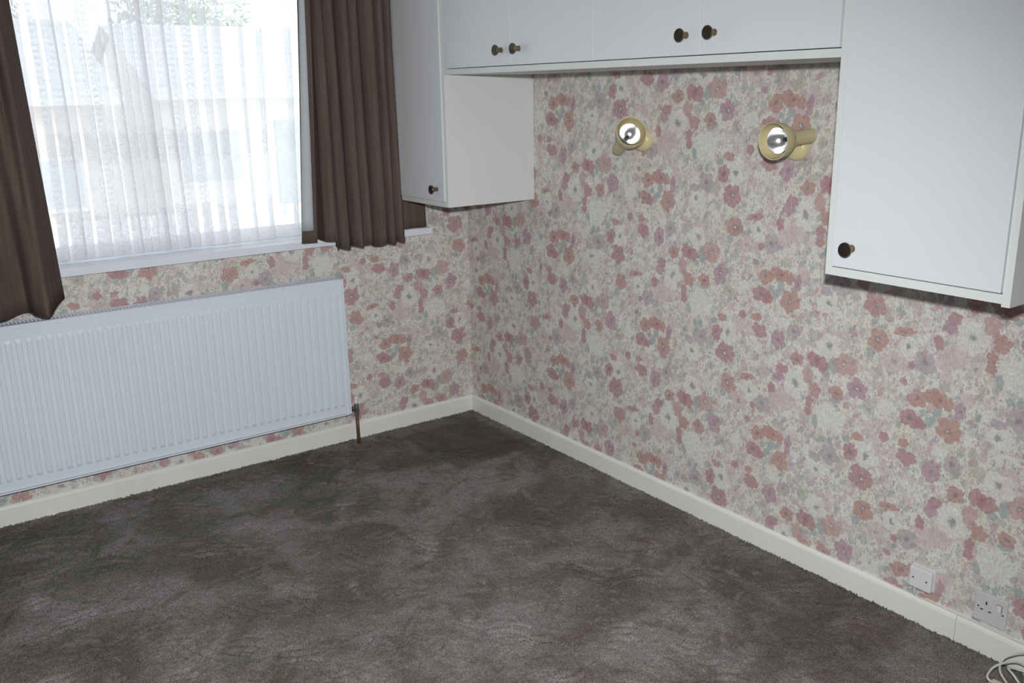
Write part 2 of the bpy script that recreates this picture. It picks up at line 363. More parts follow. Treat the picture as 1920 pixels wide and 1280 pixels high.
def paper_wall(name, us, zs, to3d, u_of, zoff, hole=None, extra=None):
    """grid of quads; each quad knows the (up to three) printed flowers above it and its place in them"""
    nu, nz = len(us), len(zs)
    Ug, Zg = np.meshgrid(us, zs)
    pts = to3d(Ug.ravel(), Zg.ravel()).astype(np.float32)
    i, j = np.meshgrid(np.arange(nu-1), np.arange(nz-1)); i = i.ravel(); j = j.ravel()
    q = np.stack([j*nu+i, j*nu+i+1, (j+1)*nu+i+1, (j+1)*nu+i], 1)
    cu = (us[i]+us[i+1])/2; cz = (zs[j]+zs[j+1])/2
    if hole is not None:
        keep = ~((cu > hole[0]) & (cu < hole[1]) & (cz > hole[2]) & (cz < hole[3]))
        q = q[keep]; cu = cu[keep]; cz = cz[keep]
    pu = u_of(cu); pz = cz+zoff; n = len(q)
    inst = []; rnd = random.Random(7)
    lo_u, hi_u = pu.min()-.1, pu.max()+.1; lo_z, hi_z = pz.min()-.1, pz.max()+.1
    L1 = np.full(n, -1); L2 = L1.copy(); L3 = L1.copy()
    order = np.argsort(pu, kind='stable'); spu = pu[order]
    for s in FL.split(';'):
        fu, fz, ru, rv, c, t = s.split(','); fu, fz, ru, rv = float(fu), float(fz), float(ru)*1.03, float(rv)*1.03; fr = rnd.random()*.98+.01
        rot = rnd.uniform(-.25, .25)
        for a in range(-12, 13):
            U0 = fu+a*PW
            if not lo_u < U0 < hi_u: continue
            k0, k1 = np.searchsorted(spu, U0-1.3*max(ru, rv)), np.searchsorted(spu, U0+1.3*max(ru, rv))
            sub = order[k0:k1]
            if not len(sub): continue
            for b in range(-14, 15):
                Z0 = fz+a*PH/2+b*PH
                if not lo_z < Z0 < hi_z: continue
                du, dz = pu[sub]-U0, pz[sub]-Z0
                x = (du*math.cos(rot)+dz*math.sin(rot))/ru; y = (-du*math.sin(rot)+dz*math.cos(rot))/rv
                hit = sub[(x*x+y*y) < 1.6]
                if not len(hit): continue
                k = len(inst); inst.append((U0, Z0, ru, rv, rot, int(t)+fr)+INK[c])
                L3[hit] = L2[hit]; L2[hit] = L1[hit]; L1[hit] = k
    T = np.array(inst+[(0, 0, 1, 1, 0, 0, 0, 0, 0, 0)])
    # flowers of the layout are drawn in table order: later ones lie on top
    me = bpy.data.meshes.new(name)
    nv = len(pts); me.vertices.add(nv); me.vertices.foreach_set('co', pts.ravel())
    me.loops.add(4*n); me.loops.foreach_set('vertex_index', q.ravel().astype(np.int32))
    me.polygons.add(n); me.polygons.foreach_set('loop_start', np.arange(0, 4*n, 4, dtype=np.int32)); 
    me.update(calc_edges=True)
    vu = u_of(Ug.ravel())[q]; vz = Zg.ravel()[q]+zoff
    for L, nm in ((L1, 'a'), (L2, 'b'), (L3, 'c')):
        P = T[L]
        du, dz = vu-P[:, 0:1], vz-P[:, 1:2]; c_, s_ = np.cos(P[:, 4:5]), np.sin(P[:, 4:5])
        x = (du*c_+dz*s_)/P[:, 2:3]; y = (-du*s_+dz*c_)/P[:, 3:4]
        vec = np.stack([x, y, np.broadcast_to(P[:, 5:6], x.shape)], 2).astype(np.float32)
        at = me.attributes.new('petal_'+nm, 'FLOAT_VECTOR', 'CORNER'); at.data.foreach_set('vector', vec.ravel())
        cc = np.repeat(P[:, 6:10], 4, axis=0).astype(np.float32)
        at = me.attributes.new('ink_'+nm, 'FLOAT_COLOR', 'CORNER'); at.data.foreach_set('color', cc.ravel())
    me.materials.append(M['paper']); me.materials.append(M['ceil'])
    if extra:
        bm = bmesh.new(); bm.from_mesh(me)
        for quad, mi in extra:
            f = bm.faces.new([bm.verts.new(c) for c in quad]); f.material_index = mi
        bm.to_mesh(me); bm.free()
    me.validate()
    o = bpy.data.objects.new(name, me); COL.objects.link(o); return structure(o)

def seg(*knots, step=.0095):
    out = [knots[0]]
    for a, b in zip(knots, knots[1:]): out += list(np.linspace(a, b, max(2, int(round(abs(b-a)/step))+1)))[1:]
    return np.array(out)
T_ = .26
# right wall: plane x = 0, u = -y grows to the right of the picture
q4 = lambda *p_: (list(p_), 1)
paper_wall('wall_right', seg(0, -RY0), seg(0, CZ), lambda u, z: np.stack([0*u, -u, z], 1), lambda u: u, 0.0,
    extra=[q4((T_,0,0),(T_,RY0,0),(T_,RY0,CZ),(T_,0,CZ)), q4((0,0,CZ),(T_,0,CZ),(T_,RY0,CZ),(0,RY0,CZ)), q4((0,0,0),(0,RY0,0),(T_,RY0,0),(T_,0,0))])
# window wall: plane y = 0
W0, W1, Z0, Z1 = WX0, WX1, WZ0, WZ1
paper_wall('wall_back', seg(RX0, W0, W1, 0), seg(0, Z0, Z1, CZ), lambda u, z: np.stack([u, 0*u, z], 1), lambda u: u+.383+1.806+.01, -.014, hole=(W0, W1, Z0, Z1),
    extra=[q4((W0,0,Z0),(W0,T_,Z0),(W0,T_,Z1),(W0,0,Z1)), q4((W1,0,Z0),(W1,0,Z1),(W1,T_,Z1),(W1,T_,Z0)),
           q4((W0,0,Z1),(W0,T_,Z1),(W1,T_,Z1),(W1,0,Z1)), q4((W0,0,Z0),(W1,0,Z0),(W1,T_,Z0),(W0,T_,Z0)),
           q4((RX0,T_,0),(W0,T_,0),(W0,T_,CZ),(RX0,T_,CZ)), q4((W1,T_,0),(T_,T_,0),(T_,T_,CZ),(W1,T_,CZ)),
           q4((W0,T_,0),(W1,T_,0),(W1,T_,Z0),(W0,T_,Z0)), q4((W0,T_,Z1),(W1,T_,Z1),(W1,T_,CZ),(W0,T_,CZ)),
           q4((RX0,0,CZ),(T_,0,CZ),(T_,T_,CZ),(RX0,T_,CZ)), q4((0,0,0),(T_,0,0),(T_,0,CZ),(0,0,CZ))])
structure(box('wall_left', (RX0-.1, RY0-.1, 0), (RX0, T_, CZ), M['paper_plain']))
structure(box('wall_front', (RX0, RY0-.1, 0), (T_, RY0, CZ), M['paper_plain']))
structure(box('ceiling', (RX0-.1, RY0-.1, CZ), (T_, T_, CZ+.1), M['ceil']))

# ------------------------------------------------------------------ carpeted floor
ARCS = "-1.119,-0.640,-0.971,-0.652,-0.879,-0.779,3;-1.585,-0.643,-1.463,-0.670,-1.384,-0.817,4;-0.939,-1.019,-0.916,-1.124,-0.848,-1.150,4;-1.409,-1.016,-1.381,-1.120,-1.329,-1.161,3;-1.621,-0.922,-1.575,-1.076,-1.511,-1.165,3;-1.158,-0.911,-1.140,-1.012,-1.110,-1.083,3;-1.081,-1.522,-1.035,-1.591,-0.946,-1.595,2;-1.075,-1.669,-0.953,-1.695,-0.901,-1.815,3;-1.507,-0.924,-1.435,-0.900,-1.371,-0.902,3;-1.043,-0.919,-0.984,-0.931,-0.899,-0.900,3;-1.290,-1.191,-1.239,-1.172,-1.199,-1.177,3;-1.489,-1.513,-1.455,-1.561,-1.392,-1.548,2;-1.023,-1.901,-0.983,-1.931,-0.918,-1.932,3;-1.714,-1.252,-1.627,-1.259,-1.565,-1.338,3;-0.745,-1.229,-0.656,-1.249,-0.602,-1.318,3;-1.181,-0.243,-1.148,-0.402,-1.138,-0.603,1;-1.358,-1.073,-1.372,-1.207,-1.361,-1.279,2;-1.532,-0.521,-1.499,-0.602,-1.446,-0.619,2;-1.381,-0.033,-1.362,-0.128,-1.323,-0.159,2;-1.358,-1.521,-1.312,-1.479,-1.250,-1.409,2;-1.224,-1.623,-1.197,-1.626,-1.156,-1.607,3;-1.816,-1.135,-1.757,-1.146,-1.710,-1.201,2;-1.825,-1.296,-1.789,-1.316,-1.744,-1.307,2;-0.647,-1.028,-0.622,-1.113,-0.558,-1.141,2;-0.828,-0.648,-0.767,-0.636,-0.679,-0.578,1;-0.631,-1.663,-0.471,-1.655,-0.436,-1.782,3;-0.593,-1.493,-0.557,-1.597,-0.459,-1.628,3;-0.574,-1.911,-0.536,-1.909,-0.472,-1.883,3;-0.631,-1.968,-0.625,-2.042,-0.567,-2.065,3;-1.035,-1.910,-0.988,-1.938,-0.910,-1.930,3;-0.278,-2.187,-0.164,-2.197,-0.136,-2.269,3;-0.183,-1.658,-0.092,-1.645,-0.035,-1.665,2;-0.642,-2.077,-0.630,-2.116,-0.589,-2.128,2;-0.300,-1.734,-0.310,-1.828,-0.292,-1.892,3;-0.177,-1.950,-0.131,-2.026,-0.043,-2.068,2;-0.165,-1.414,-0.069,-1.455,-0.022,-1.544,2;-0.375,-1.595,-0.285,-1.576,-0.235,-1.600,2;-0.822,-1.643,-0.791,-1.636,-0.720,-1.580,2;-0.692,-2.180,-0.638,-2.192,-0.619,-2.235,2;-0.954,-1.759,-0.905,-1.764,-0.882,-1.802,2;-2.123,-0.488,-2.038,-0.494,-1.943,-0.453,3;-2.106,-0.874,-2.000,-0.846,-1.897,-0.856,3;-1.755,-0.597,-1.738,-0.761,-1.714,-0.881,3;-1.867,-0.322,-1.805,-0.481,-1.731,-0.570,2;-2.040,-0.238,-1.925,-0.263,-1.821,-0.357,3;-1.769,-1.129,-1.719,-1.258,-1.657,-1.342,3;-1.949,-1.090,-1.880,-1.041,-1.816,-1.025,2;-1.598,-1.387,-1.513,-1.410,-1.445,-1.472,3"
def carpet():
    x0, y0, st = -2.5, -3.0, .004
    nx = int(-x0/st)+1; ny = int(-y0/st)+1
    xs = np.linspace(x0, 0, nx); ys = np.linspace(y0, 0, ny); sx = xs[1]-xs[0]; sy = ys[1]-ys[0]
    rs = np.random.RandomState(3)
    def blur(a, k):
        ker = np.exp(-.5*(np.arange(-3*k, 3*k+1)/k)**2); ker /= ker.sum()
        a = np.apply_along_axis(lambda r_: np.convolve(r_, ker, 'same'), 0, a); a = np.apply_along_axis(lambda r_: np.convolve(r_, ker, 'same'), 1, a)
        return a/a.std()
    h = .0016*rs.randn(ny, nx)+.0011*blur(rs.randn(ny, nx), 2)+.0007*blur(rs.randn(ny, nx), 6)+.0010*blur(rs.randn(ny, nx), 18)
    arcs = [list(map(float, s.split(','))) for s in ARCS.split(';')]
    rr = random.Random(5)
    cen = [((a[0]+a[4])/2, (a[1]+a[5])/2) for a in arcs]
    tries = 0
    while len(arcs) < 88 and tries < 4000:
        tries += 1
        cx, cy = rr.uniform(-2.45, -.08), rr.uniform(-2.95, -.1)
        if min(math.hypot(cx-a, cy-b) for a, b in cen) < .19: continue
        an = rr.gauss(-.62, .6); L = rr.uniform(.05, .11); sg = rr.uniform(-.04, .04)
        dx, dy = math.cos(an)*L, math.sin(an)*L
        arcs.append([cx-dx, cy-dy, cx-dy/L*sg, cy+dx/L*sg, cx+dx, cy+dy, rr.choice((2, 3, 3, 4))]); cen.append((cx, cy))
    g = np.zeros_like(h)
    for a in arcs:
        p0, m, p2 = np.array(a[0:2]), np.array(a[2:4]), np.array(a[4:6])
        p1 = 2*m-.5*(p0+p2); d = (p2-p0); Ln = np.hypot(*d); d = d/Ln; nrm = np.array([-d[1], d[0]])
        if Ln > .5: continue
        n = int(a[6]); amp = rr.uniform(.6, 1.0)
        for k in range(n):
            off = nrm*((k-(n-1)/2)*.032+rr.uniform(-.004, .004)); sl = rr.uniform(-.18, .18); t0, t1 = rr.uniform(0, .3), rr.uniform(.7, 1)
            for t in np.arange(t0, t1, .003/max(Ln, .05)):
                P = (1-t)**2*p0+2*t*(1-t)*p1+t*t*p2+off+d*sl*Ln+rs.randn(2)*.0014
                ix, iy = int((P[0]-x0)/sx), int((P[1]-y0)/sy)
                if not (4 < ix < nx-5 and 4 < iy < ny-5): continue
                X, Y = np.meshgrid(xs[ix-3:ix+4]-P[0], ys[iy-3:iy+4]-P[1])
                e = amp*(.6+.6*abs(math.sin(t*Ln*260+k*2+n)))*math.sin(math.pi*(t-t0)/(t1-t0))**.4*np.exp(-(X*X+Y*Y)/(2*.0033**2))
                w = g[iy-3:iy+4, ix-3:ix+4]; np.maximum(w, e, out=w)
    h = h-.0165*g+.0018*np.clip(blur(g, 4)*.35, 0, 1)
    # pile thins towards the skirting
    h += .0025
    X, Y = np.meshgrid(xs, ys)
    co = np.stack([X.ravel(), Y.ravel(), h.ravel()], 1).astype(np.float32)
    i, j = np.meshgrid(np.arange(nx-1), np.arange(ny-1)); i = i.ravel(); j = j.ravel()
    q = np.stack([j*nx+i, j*nx+i+1, (j+1)*nx+i+1, (j+1)*nx+i], 1)
    base = len(co)
    ex = np.array([(RX0, RY0, 0), (0, RY0, 0), (0, y0, 0), (RX0, y0, 0), (x0, y0, 0), (x0, 0, 0), (RX0, 0, 0)], np.float32)
    co = np.vstack([co, ex]); q = np.vstack([q, [[base, base+1, base+2, base+3], [base+3, base+4, base+5, base+6]]])
    me = bpy.data.meshes.new('floor'); n = len(q)
    me.vertices.add(len(co)); me.vertices.foreach_set('co', co.ravel())
    me.loops.add(4*n); me.loops.foreach_set('vertex_index', q.ravel().astype(np.int32))
    me.polygons.add(n); me.polygons.foreach_set('loop_start', np.arange(0, 4*n, 4, dtype=np.int32)); me.update(calc_edges=True)
    me.materials.append(M['carpet']); o = bpy.data.objects.new('floor', me); COL.objects.link(o)
    structure(o); return h, xs, ys
carpet()
# tufts of pile standing up against the skirting
def tufts():
    rnd = random.Random(9); V = []; F = []
    for k in range(2600):
        if k % 2: x, y = rnd.uniform(-2.4, -.02), -.014-abs(rnd.gauss(0, .006))
        else: x, y = -.014-abs(rnd.gauss(0, .006)), rnd.uniform(-2.75, -.02)
        w = rnd.uniform(.003, .006); h = rnd.uniform(.004, .010)*(1.3 if rnd.random() < .1 else 1); b = len(V)
        lx, ly = rnd.uniform(-.003, .003), rnd.uniform(-.003, .003)
        V += [(x-w, y-w*.6, 0), (x+w, y-w*.6, 0), (x, y+w*.8, 0), (x+lx, y+ly-.001, h)]
        F += [(b, b+1, b+3), (b+1, b+2, b+3), (b+2, b, b+3)]
    o = mesh_obj('carpet_pile', V, F, M['carpet']); tag(o, 'frayed grey-brown carpet pile standing up along the skirting boards', 'carpet pile', kind='stuff')
tufts()

# ------------------------------------------------------------------ skirting boards
SK = .081
def skirting(name, a, b, inward, joint=None):
    a = Vector(a); b = Vector(b); n = Vector(inward)
    prof = [(0, 0), (.013, 0), (.013, SK-.012), (.011, SK-.005), (.006, SK), (0, SK)]
    V = []; F = []
    for P in (a, b):
        for d, z in prof: V.append((P.x+n.x*d, P.y+n.y*d, z))
    m = len(prof)
    for k in range(m): F.append((k, (k+1) % m, m+(k+1) % m, m+k))
    F += [tuple(range(m))[::-1], tuple(range(m, 2*m))]
    return structure(mesh_obj(name, V, F, M['gloss']))
skirting('baseboard_back', (RX0, 0, 0), (0, 0, 0), (0, -1, 0))
skirting('baseboard_right', (0, 0, 0), (0, -2.4685, 0), (-1, 0, 0))
skirting('baseboard_right', (0, -2.4700, 0), (0, RY0, 0), (-1, 0, 0))
skirting('baseboard_left', (RX0, RY0, 0), (RX0, 0, 0), (1, 0, 0))
skirting('baseboard_front', (RX0, RY0, 0), (0, RY0, 0), (0, 1, 0))

# ------------------------------------------------------------------ window
win = structure(empty('window_1', ((W0+W1)/2, .12, Z0)))
def frame_bm(x0, x1, z0, z1, w, y0, y1):
    bm = bmesh.new(); add_box(bm, (x0, y0, z0), (x0+w, y1, z1)); add_box(bm, (x1-w, y0, z0), (x1, y1, z1))
    add_box(bm, (x0+w, y0, z0), (x1-w, y1, z0+w)); add_box(bm, (x0+w, y0, z1-w), (x1-w, y1, z1)); return bm
FY0, FY1 = .135, .20
bm_obj('window_frame', frame_bm(W0, W1, Z0+.028, Z1, .055, FY0, FY1), M['upvc'], win)
xm = -1.88
box('mullion', (xm-.03, FY0, Z0+.083), (xm+.03, FY1, Z1-.055), M['upvc'], win, .002)
bm_obj('casement', frame_bm(W0+.058, xm-.033, Z0+.086, Z1-.058, .045, FY0-.012, FY1-.01), M['upvc'], win)
box('pane', (xm+.03, FY0+.03, Z0+.083), (W1-.055, FY0+.034, Z1-.055), M['glass'], win)
box('pane', (W0+.103, FY0+.03, Z0+.131), (xm-.078, FY0+.034, Z1-.103), M['glass'], win)
bm = bmesh.new(); add_box(bm, (W0-.07, -.04, .8961), (-.2173, 0, .9253)); add_box(bm, (W0, 0, .8962), (W1, FY0, .9253))
bm_obj('window_sill', bm, M['sillw'], win)

# ------------------------------------------------------------------ net curtain
def ribbon(name, rows, path, mat, parent=None, uvname=None, thick=0.0, smooth=True):
    """path(t, z) -> (x, y); rows = list of z, one vertex row for each"""
    ts, zs = rows
    V = []; lens = []
    for z in zs:
        row = [path(t, z) for t in ts]
        s = 0; ls = [0]
        for a, b in zip(row, row[1:]): s += math.hypot(b[0]-a[0], b[1]-a[1]); ls.append(s)
        lens.append(ls)
        V += [(x, y, zz) for (x, y), zz in zip([(r_[0], r_[1]) for r_ in row], [r_[2] if len(r_) > 2 else z for r_ in row])]
    n = len(ts); F = []
    for j in range(len(zs)-1):
        for i in range(n-1): F.append((j*n+i, j*n+i+1, (j+1)*n+i+1, (j+1)*n+i))
    o = mesh_obj(name, V, F, mat, parent, smooth)
    if uvname:
        uv = o.data.uv_layers.new(name=uvname); mid = lens[len(lens)//2]
        for p_ in o.data.polygons:
            for li in p_.loop_indices:
                vi = o.data.loops[li].vertex_index; uv.data[li].uv = (mid[vi % n], V[vi][2])
    if thick:
        md = o.modifiers.new('cloth_thickness', 'SOLIDIFY'); md.thickness = thick; md.offset = 0
    return o
def net_path():
    """alternating flat runs and S-shaped gathers, as (x, y, sway seed) knots"""
    rnd = random.Random(21); x = -2.16; K = [(x, .075)]
    while x < -.36:
        dense = x < -1.10
        w = rnd.uniform(.026, .062) if dense else rnd.uniform(.07, .12)
        ov = rnd.uniform(.016, .040) if dense else rnd.uniform(.006, .012)
        y0 = .075+rnd.uniform(-.006, .006); d = rnd.uniform(.010, .020)
        K += [(x+w*.55, y0-.003), (x+w, y0-d*.6), (x+w+ov*.25, y0-d*.2), (x+w-ov*.2, y0), (x+w-ov*1.0, y0+d*.3), (x+w-ov*.9, y0+d*.8), (x+w-ov*.2, y0+d*.7)]
        x += w
    return K
NK = [(v.x, v.y) for v in spline([(a_, b_, 0) for a_, b_ in net_path()], 3)]
def nf(t, z):
    x, y = NK[int(t)]
    g = 1+.35*math.sin(z*2.2+x*3)          # gathers open and close down the drop
    xc = round(x/.12)*.12
    return (x+.010*math.sin(z*2.7+x*5), .077+(y-.077)*g+.004*math.sin(z*4+x*11), z)
zb = .932
ts = list(range(len(NK)))
zs = [zb+.004, .95, .962]+list(np.linspace(1.0, 2.06, 22))
net = ribbon('net_curtain', (ts, zs), nf, M['net'], uvname='cloth')
tag(net, 'white lace net curtain with gathered folds hanging across the bright window', 'net curtain')
tube_rod = tube_obj('net_curtain_rod', [(W0+.002, .075, 2.062), (W1-.002, .075, 2.062)], .005, M['upvc'])
tag(tube_rod, 'thin white rod carrying the lace net across the window recess', 'curtain rod')

# ------------------------------------------------------------------ brown curtains
def smoothpath(P):
    S = spline([(p_[0], p_[1], 0) for p_ in P], 8 if len(P) < 30 else 4); return [(v.x, v.y) for v in S]
def curtain_cloth(name, top, bot, ztop, zbot_fn, parent, mat, nz=26, sp=8, thick=.003, hem=True):
    A = smoothpath(top); B = smoothpath(bot); n = min(len(A), len(B))
    zs = np.linspace(0, 1, nz); V = []; F = []
    for f in zs:
        g = (1-f)
        k = g**1.15
        for i in range(n):
            zb_ = zbot_fn(i/(n-1)); z = ztop+(zb_-ztop)*(1-f)
            x = A[i][0]*(1-k)+B[i][0]*k; y = A[i][1]*(1-k)+B[i][1]*k
            V.append((x, y, z))
    for j in range(nz-1):
        for i in range(n-1): F.append((j*n+i, j*n+i+1, (j+1)*n+i+1, (j+1)*n+i))
    o = mesh_obj(name, V, F, mat, parent, True)
    md = o.modifiers.new('cloth_thickness', 'SOLIDIFY'); md.thickness = thick; md.offset = 0
    return o
TRZ = 2.13
# right-hand curtain: leading edge turned back so the lining shows, then six front folds, then on behind the cabinet
rc = empty('curtain', (-.6, -.1, .9))
tag(rc, 'short brown velvet curtain right of the window, grey lining showing at its edge', 'curtain', 'brown velvet curtains')
def gathers(lead, edges, depths, tail):
    """rounded front folds between the given x positions, deep creases where they meet"""
    P = list(lead)
    for x0, x1, d in zip(edges, edges[1:], depths):
        xc, w = (x0+x1)/2, (x1-x0)/2
        for a in (172, 150, 120, 90, 60, 30, 8):
            P.append((xc+w*math.cos(R(a))*(.93 if a in (172, 8) else 1.06), -.098-d*math.sin(R(a))**.8))
    return P+list(tail)
xt = lambda px: -.806+(px-563)*.0023
xb = lambda px: -.867+(px-565)*.00244
DP = (.070, .060, .085, .065, .085, .070, .060)
top = gathers([(-.772,-.158),(-.790,-.148),(-.806,-.135),(-.800,-.110),(-.780,-.090)], [xt(q) for q in (579, 597, 618, 640, 661, 690, 709, 724)], DP, [(-.430,-.085),(-.38,-.070),(-.33,-.085),(-.29,-.066)])
bot = gathers([(-.815,-.142),(-.845,-.136),(-.874,-.128),(-.850,-.100),(-.790,-.055)], [xb(q) for q in (600, 626, 648, 669, 690, 716, 733, 752)], DP, [(-.405,-.075),(-.37,-.070),(-.31,-.060),(-.255,-.055)])
def zb_r(t):
    if t < .15: return .934
    if t > .90: return .934
    return .898+.006*math.sin(t*40)
curtain_cloth('curtain_cloth', top, bot, TRZ, zb_r, rc, M['velvet'])
# pale lining strip sewn on the inner face near the leading edge
lt = [(-.794,-.1480),(-.800,-.1430),(-.8075,-.1375)]; lb = [(-.832,-.1410),(-.852,-.1370),(-.877,-.1300)]
V = []; 
for j in range(20):
    f = j/19; z = .984+(TRZ-.984)*f; k = (1-f)**1.0
    fr = (TRZ-z)/(TRZ-.934)
    for i in range(3):
        kk = fr**1.15
        V.append((lt[i][0]*(1-kk)+lb[i][0]*kk, lt[i][1]*(1-kk)+lb[i][1]*kk-.005, z))
F = [(j*3+i, j*3+i+1, j*3+i+4, j*3+i+3) for j in range(19) for i in range(2)]
ln = mesh_obj('lining', V, F, M['lining'], rc, True); ln['label'] = 'pale grey lining strip'
md = ln.modifiers.new('t', 'SOLIDIFY'); md.thickness = .002
# left-hand curtain
lc = empty('curtain', (-2.0, -.15, .8))
tag(lc, 'longer brown velvet curtain at the left edge, hanging below the window sill', 'curtain', 'brown velvet curtains')
top = [(-1.800,-.060),(-1.822,-.115),(-1.842,-.170),(-1.862,-.190),(-1.885,-.130),(-1.905,-.175),(-1.935,-.185),(-1.95,-.140),(-1.975,-.130),(-2.0,-.180),(-2.03,-.185),(-2.05,-.13),(-2.09,-.14),(-2.12,-.18),(-2.16,-.18),(-2.19,-.13),(-2.25,-.15),(-2.30,-.14)]
bot = [(-1.757,-.055),(-1.785,-.125),(-1.813,-.197),(-1.838,-.262),(-1.856,-.268),(-1.878,-.225),(-1.892,-.168),(-1.925,-.176),(-1.955,-.200),(-1.990,-.232),(-2.03,-.235),(-2.06,-.19),(-2.10,-.16),(-2.15,-.19),(-2.20,-.22),(-2.25,-.18),(-2.30,-.15),(-2.36,-.17)]
def zb_l(t): return .823-.010*min(1, t/.22)+.004*math.sin(t*22)
curtain_cloth('curtain_cloth', top, bot, TRZ, zb_l, lc, M['velvet'])
trk = empty('curtain_track', (-1.3, -.12, TRZ+.03))
box('rail', (-2.42, -.130, TRZ+.002), (-.26, -.100, TRZ+.03), M['upvc'], trk, .002)
for x in (-2.3, -1.6, -.9, -.35): box('bracket', (x-.015, -.10, TRZ+.005), (x+.015, -.0005, TRZ+.025), M['upvc'], trk)
tag(trk, 'white curtain track fixed to the wall above the window', 'curtain track')

# ------------------------------------------------------------------ radiator
RXR, RXL, RB, RT_, RYF, RYB = -.696, -2.296, .161, .7607, -.100, -.035
rad = empty('radiator', ((RXL+RXR)/2, -.07, RB))
tag(rad, 'long white panel radiator with vertical ribs under the window', 'radiator')
def ribbed_panel(y, ydir, name):
    pitch = .03325; z0, z1 = RB+.004, RT_-.004; V = []; F = []
    xs = []                       # (x, depth factor) across the panel
    xr = RXR-.016; xl = RXL+.016
    xs.append((xr, 0))
    k = 0
    first = -.7215
    while True:
        e = first-k*pitch          # right edge of a raised flat
        if e-pitch*.7 < xl+.01: break
        # raised flat then groove to its left; sharp return at the left of the flat
        xs += [(e, 0.0), (e-.0035, 1), (e-.0175, 1), (e-.0205, 0.0)]
        k += 1
    xs.append((xl, 0))
    zz = [(z0, 0), (z0+.034, 0), (z0+.046, 1), (z1-.060, 1), (z1-.048, 0), (z1-.012, 0), (z1-.010, .18), (z1, .18)]
    dep = .0042
    for z, zf in zz:
        for x, df in xs: V.append((x, y-ydir*dep*(df*zf)*1.0+(-ydir*.0 if zf != .18 else 0), z))
    n = len(xs)
    for j in range(len(zz)-1):
        for i in range(n-1): F.append((j*n+i, j*n+i+1, (j+1)*n+i+1, (j+1)*n+i))
    return mesh_obj(name, V, F, M['rad'], rad)
ribbed_panel(RYF+.006, 1, 'front_panel')
bm = bmesh.new()
# folded rim of the front plate
add_box(bm, (RXR-.016, RYF+.0045, RB+.004), (RXR, RYF+.022, RT_-.002)); add_box(bm, (RXL, RYF+.0045, RB+.004), (RXL+.016, RYF+.022, RT_-.002))
add_box(bm, (RXL+.016, RYF+.0065, RT_-.0042), (RXR-.016, RYF+.022, RT_-.002)); add_box(bm, (RXL+.016, RYF+.0065, RB+.004), (RXR-.016, RYF+.022, RB+.0055))
bm_obj('panel_rim', bm, M['rad'], rad)
box('back_panel', (RXL+.02, RYB-.012, RB+.006), (RXR-.02, RYB, RT_-.02), M['rad'], rad)
# side covers, slightly proud
for x in (RXR, RXL):
    s = 1 if x == RXR else -1
    bm = bmesh.new(); add_box(bm, (x-s*.004, RYF, RB), (x+s*.0015, RYB, RT_+.001)); add_box(bm, (x-s*.0095, RYF, RB), (x-s*.0042, RYF+.004, RT_+.001))
    bm_obj('side_cover', bm, M['rad'], rad)
box('lower_lip', (RXL+.005, RYF-.001, RB-.002), (RXR-.0095, RYF+.004, RB+.0035), M['rad'], rad)
box('top_rim', (RXL+.005, RYF, RT_-.0018), (RXR-.005, RYF+.016, RT_+.0015), M['rad'], rad)
# top grille: two rails with slanted louvre bars between them
bm = bmesh.new()
gy0, gy1 = RYF+.018, RYB-.002
add_box(bm, (RXL+.005, gy1-.004, RT_-.004), (RXR-.005, gy1, RT_+.003)); add_box(bm, (RXL+.005, (gy0+gy1)/2-.002, RT_-.004), (RXR-.005, (gy0+gy1)/2+.002, RT_+.0015))
bm_obj('grille_frame', bm, M['radgrille'], rad)
bm = bmesh.new(); x = RXL+.012
while x < RXR-.012:
    for (ya, yb) in ((gy0, (gy0+gy1)/2-.002), ((gy0+gy1)/2+.002, gy1-.004)):
        v = [bm.verts.new(c) for c in ((x, ya, RT_-.003), (x+.004, ya, RT_-.003), (x+.010, yb, RT_-.003), (x+.006, yb, RT_-.003), (x, ya, RT_+.001), (x+.004, ya, RT_+.001), (x+.010, yb, RT_+.001), (x+.006, yb, RT_+.001))]
        for f in ((0,3,2,1),(4,5,6,7),(0,1,5,4),(1,2,6,5),(2,3,7,6),(3,0,4,7)): bm.faces.new([v[i] for i in f])
    x += .0125
lou = bm_obj('louvre_bars', bm, M['radgrille'], rad); lou['kind'] = 'stuff'
box('convector_core', (RXL+.02, RYF+.024, RB+.02), (RXR-.02, RYB-.014, RT_-.03), M['dark'], rad)
# lockshield valve
VX, VY, VZ = -.655, -.066, .170
vb = lathe_obj('valve_body', [(-.016, .0), (-.016, .009), (-.010, .0105), (.010, .0105), (.016, .009), (.022, .0085), (.022, 0)], (VX, VY, VZ), (0, 0, 1), M['valve'], rad, 20)
lathe_obj('union_nut', [(0, 0), (0, .0075), (.010, .0075), (.0102, .012), (.024, .012), (.0242, .008), (.037, .008), (.037, 0)], (VX, VY, VZ), (-1, 0, 0), M['valve'], rad, 6)
lathe_obj('pipe_nut', [(0, 0), (0, .0125), (.014, .0125), (.016, .008), (.016, 0)], (VX, VY, VZ-.030), (0, 0, 1), M['valve'], rad, 6)
lathe_obj('valve_cap', [(0, 0), (0, .0095), (.004, .0105), (.030, .0095), (.033, .007), (.033, 0)], (VX, VY, VZ+.022), (0, 0, 1), M['plastic'], rad, 20)['label'] = 'small white plastic valve cap'
tube_obj('feed_pipe', [(VX, VY, VZ-.028), (VX, VY, .07), (VX+.001, VY, -.002)], .0078, M['copper'], rad, 14)['label'] = 'brown feed pipe going into the carpet'
for x in (-1.0, -1.95): box('wall_bracket', (x-.015, RYB, .25), (x+.015, -.0005, .68), M['rad'], rad)

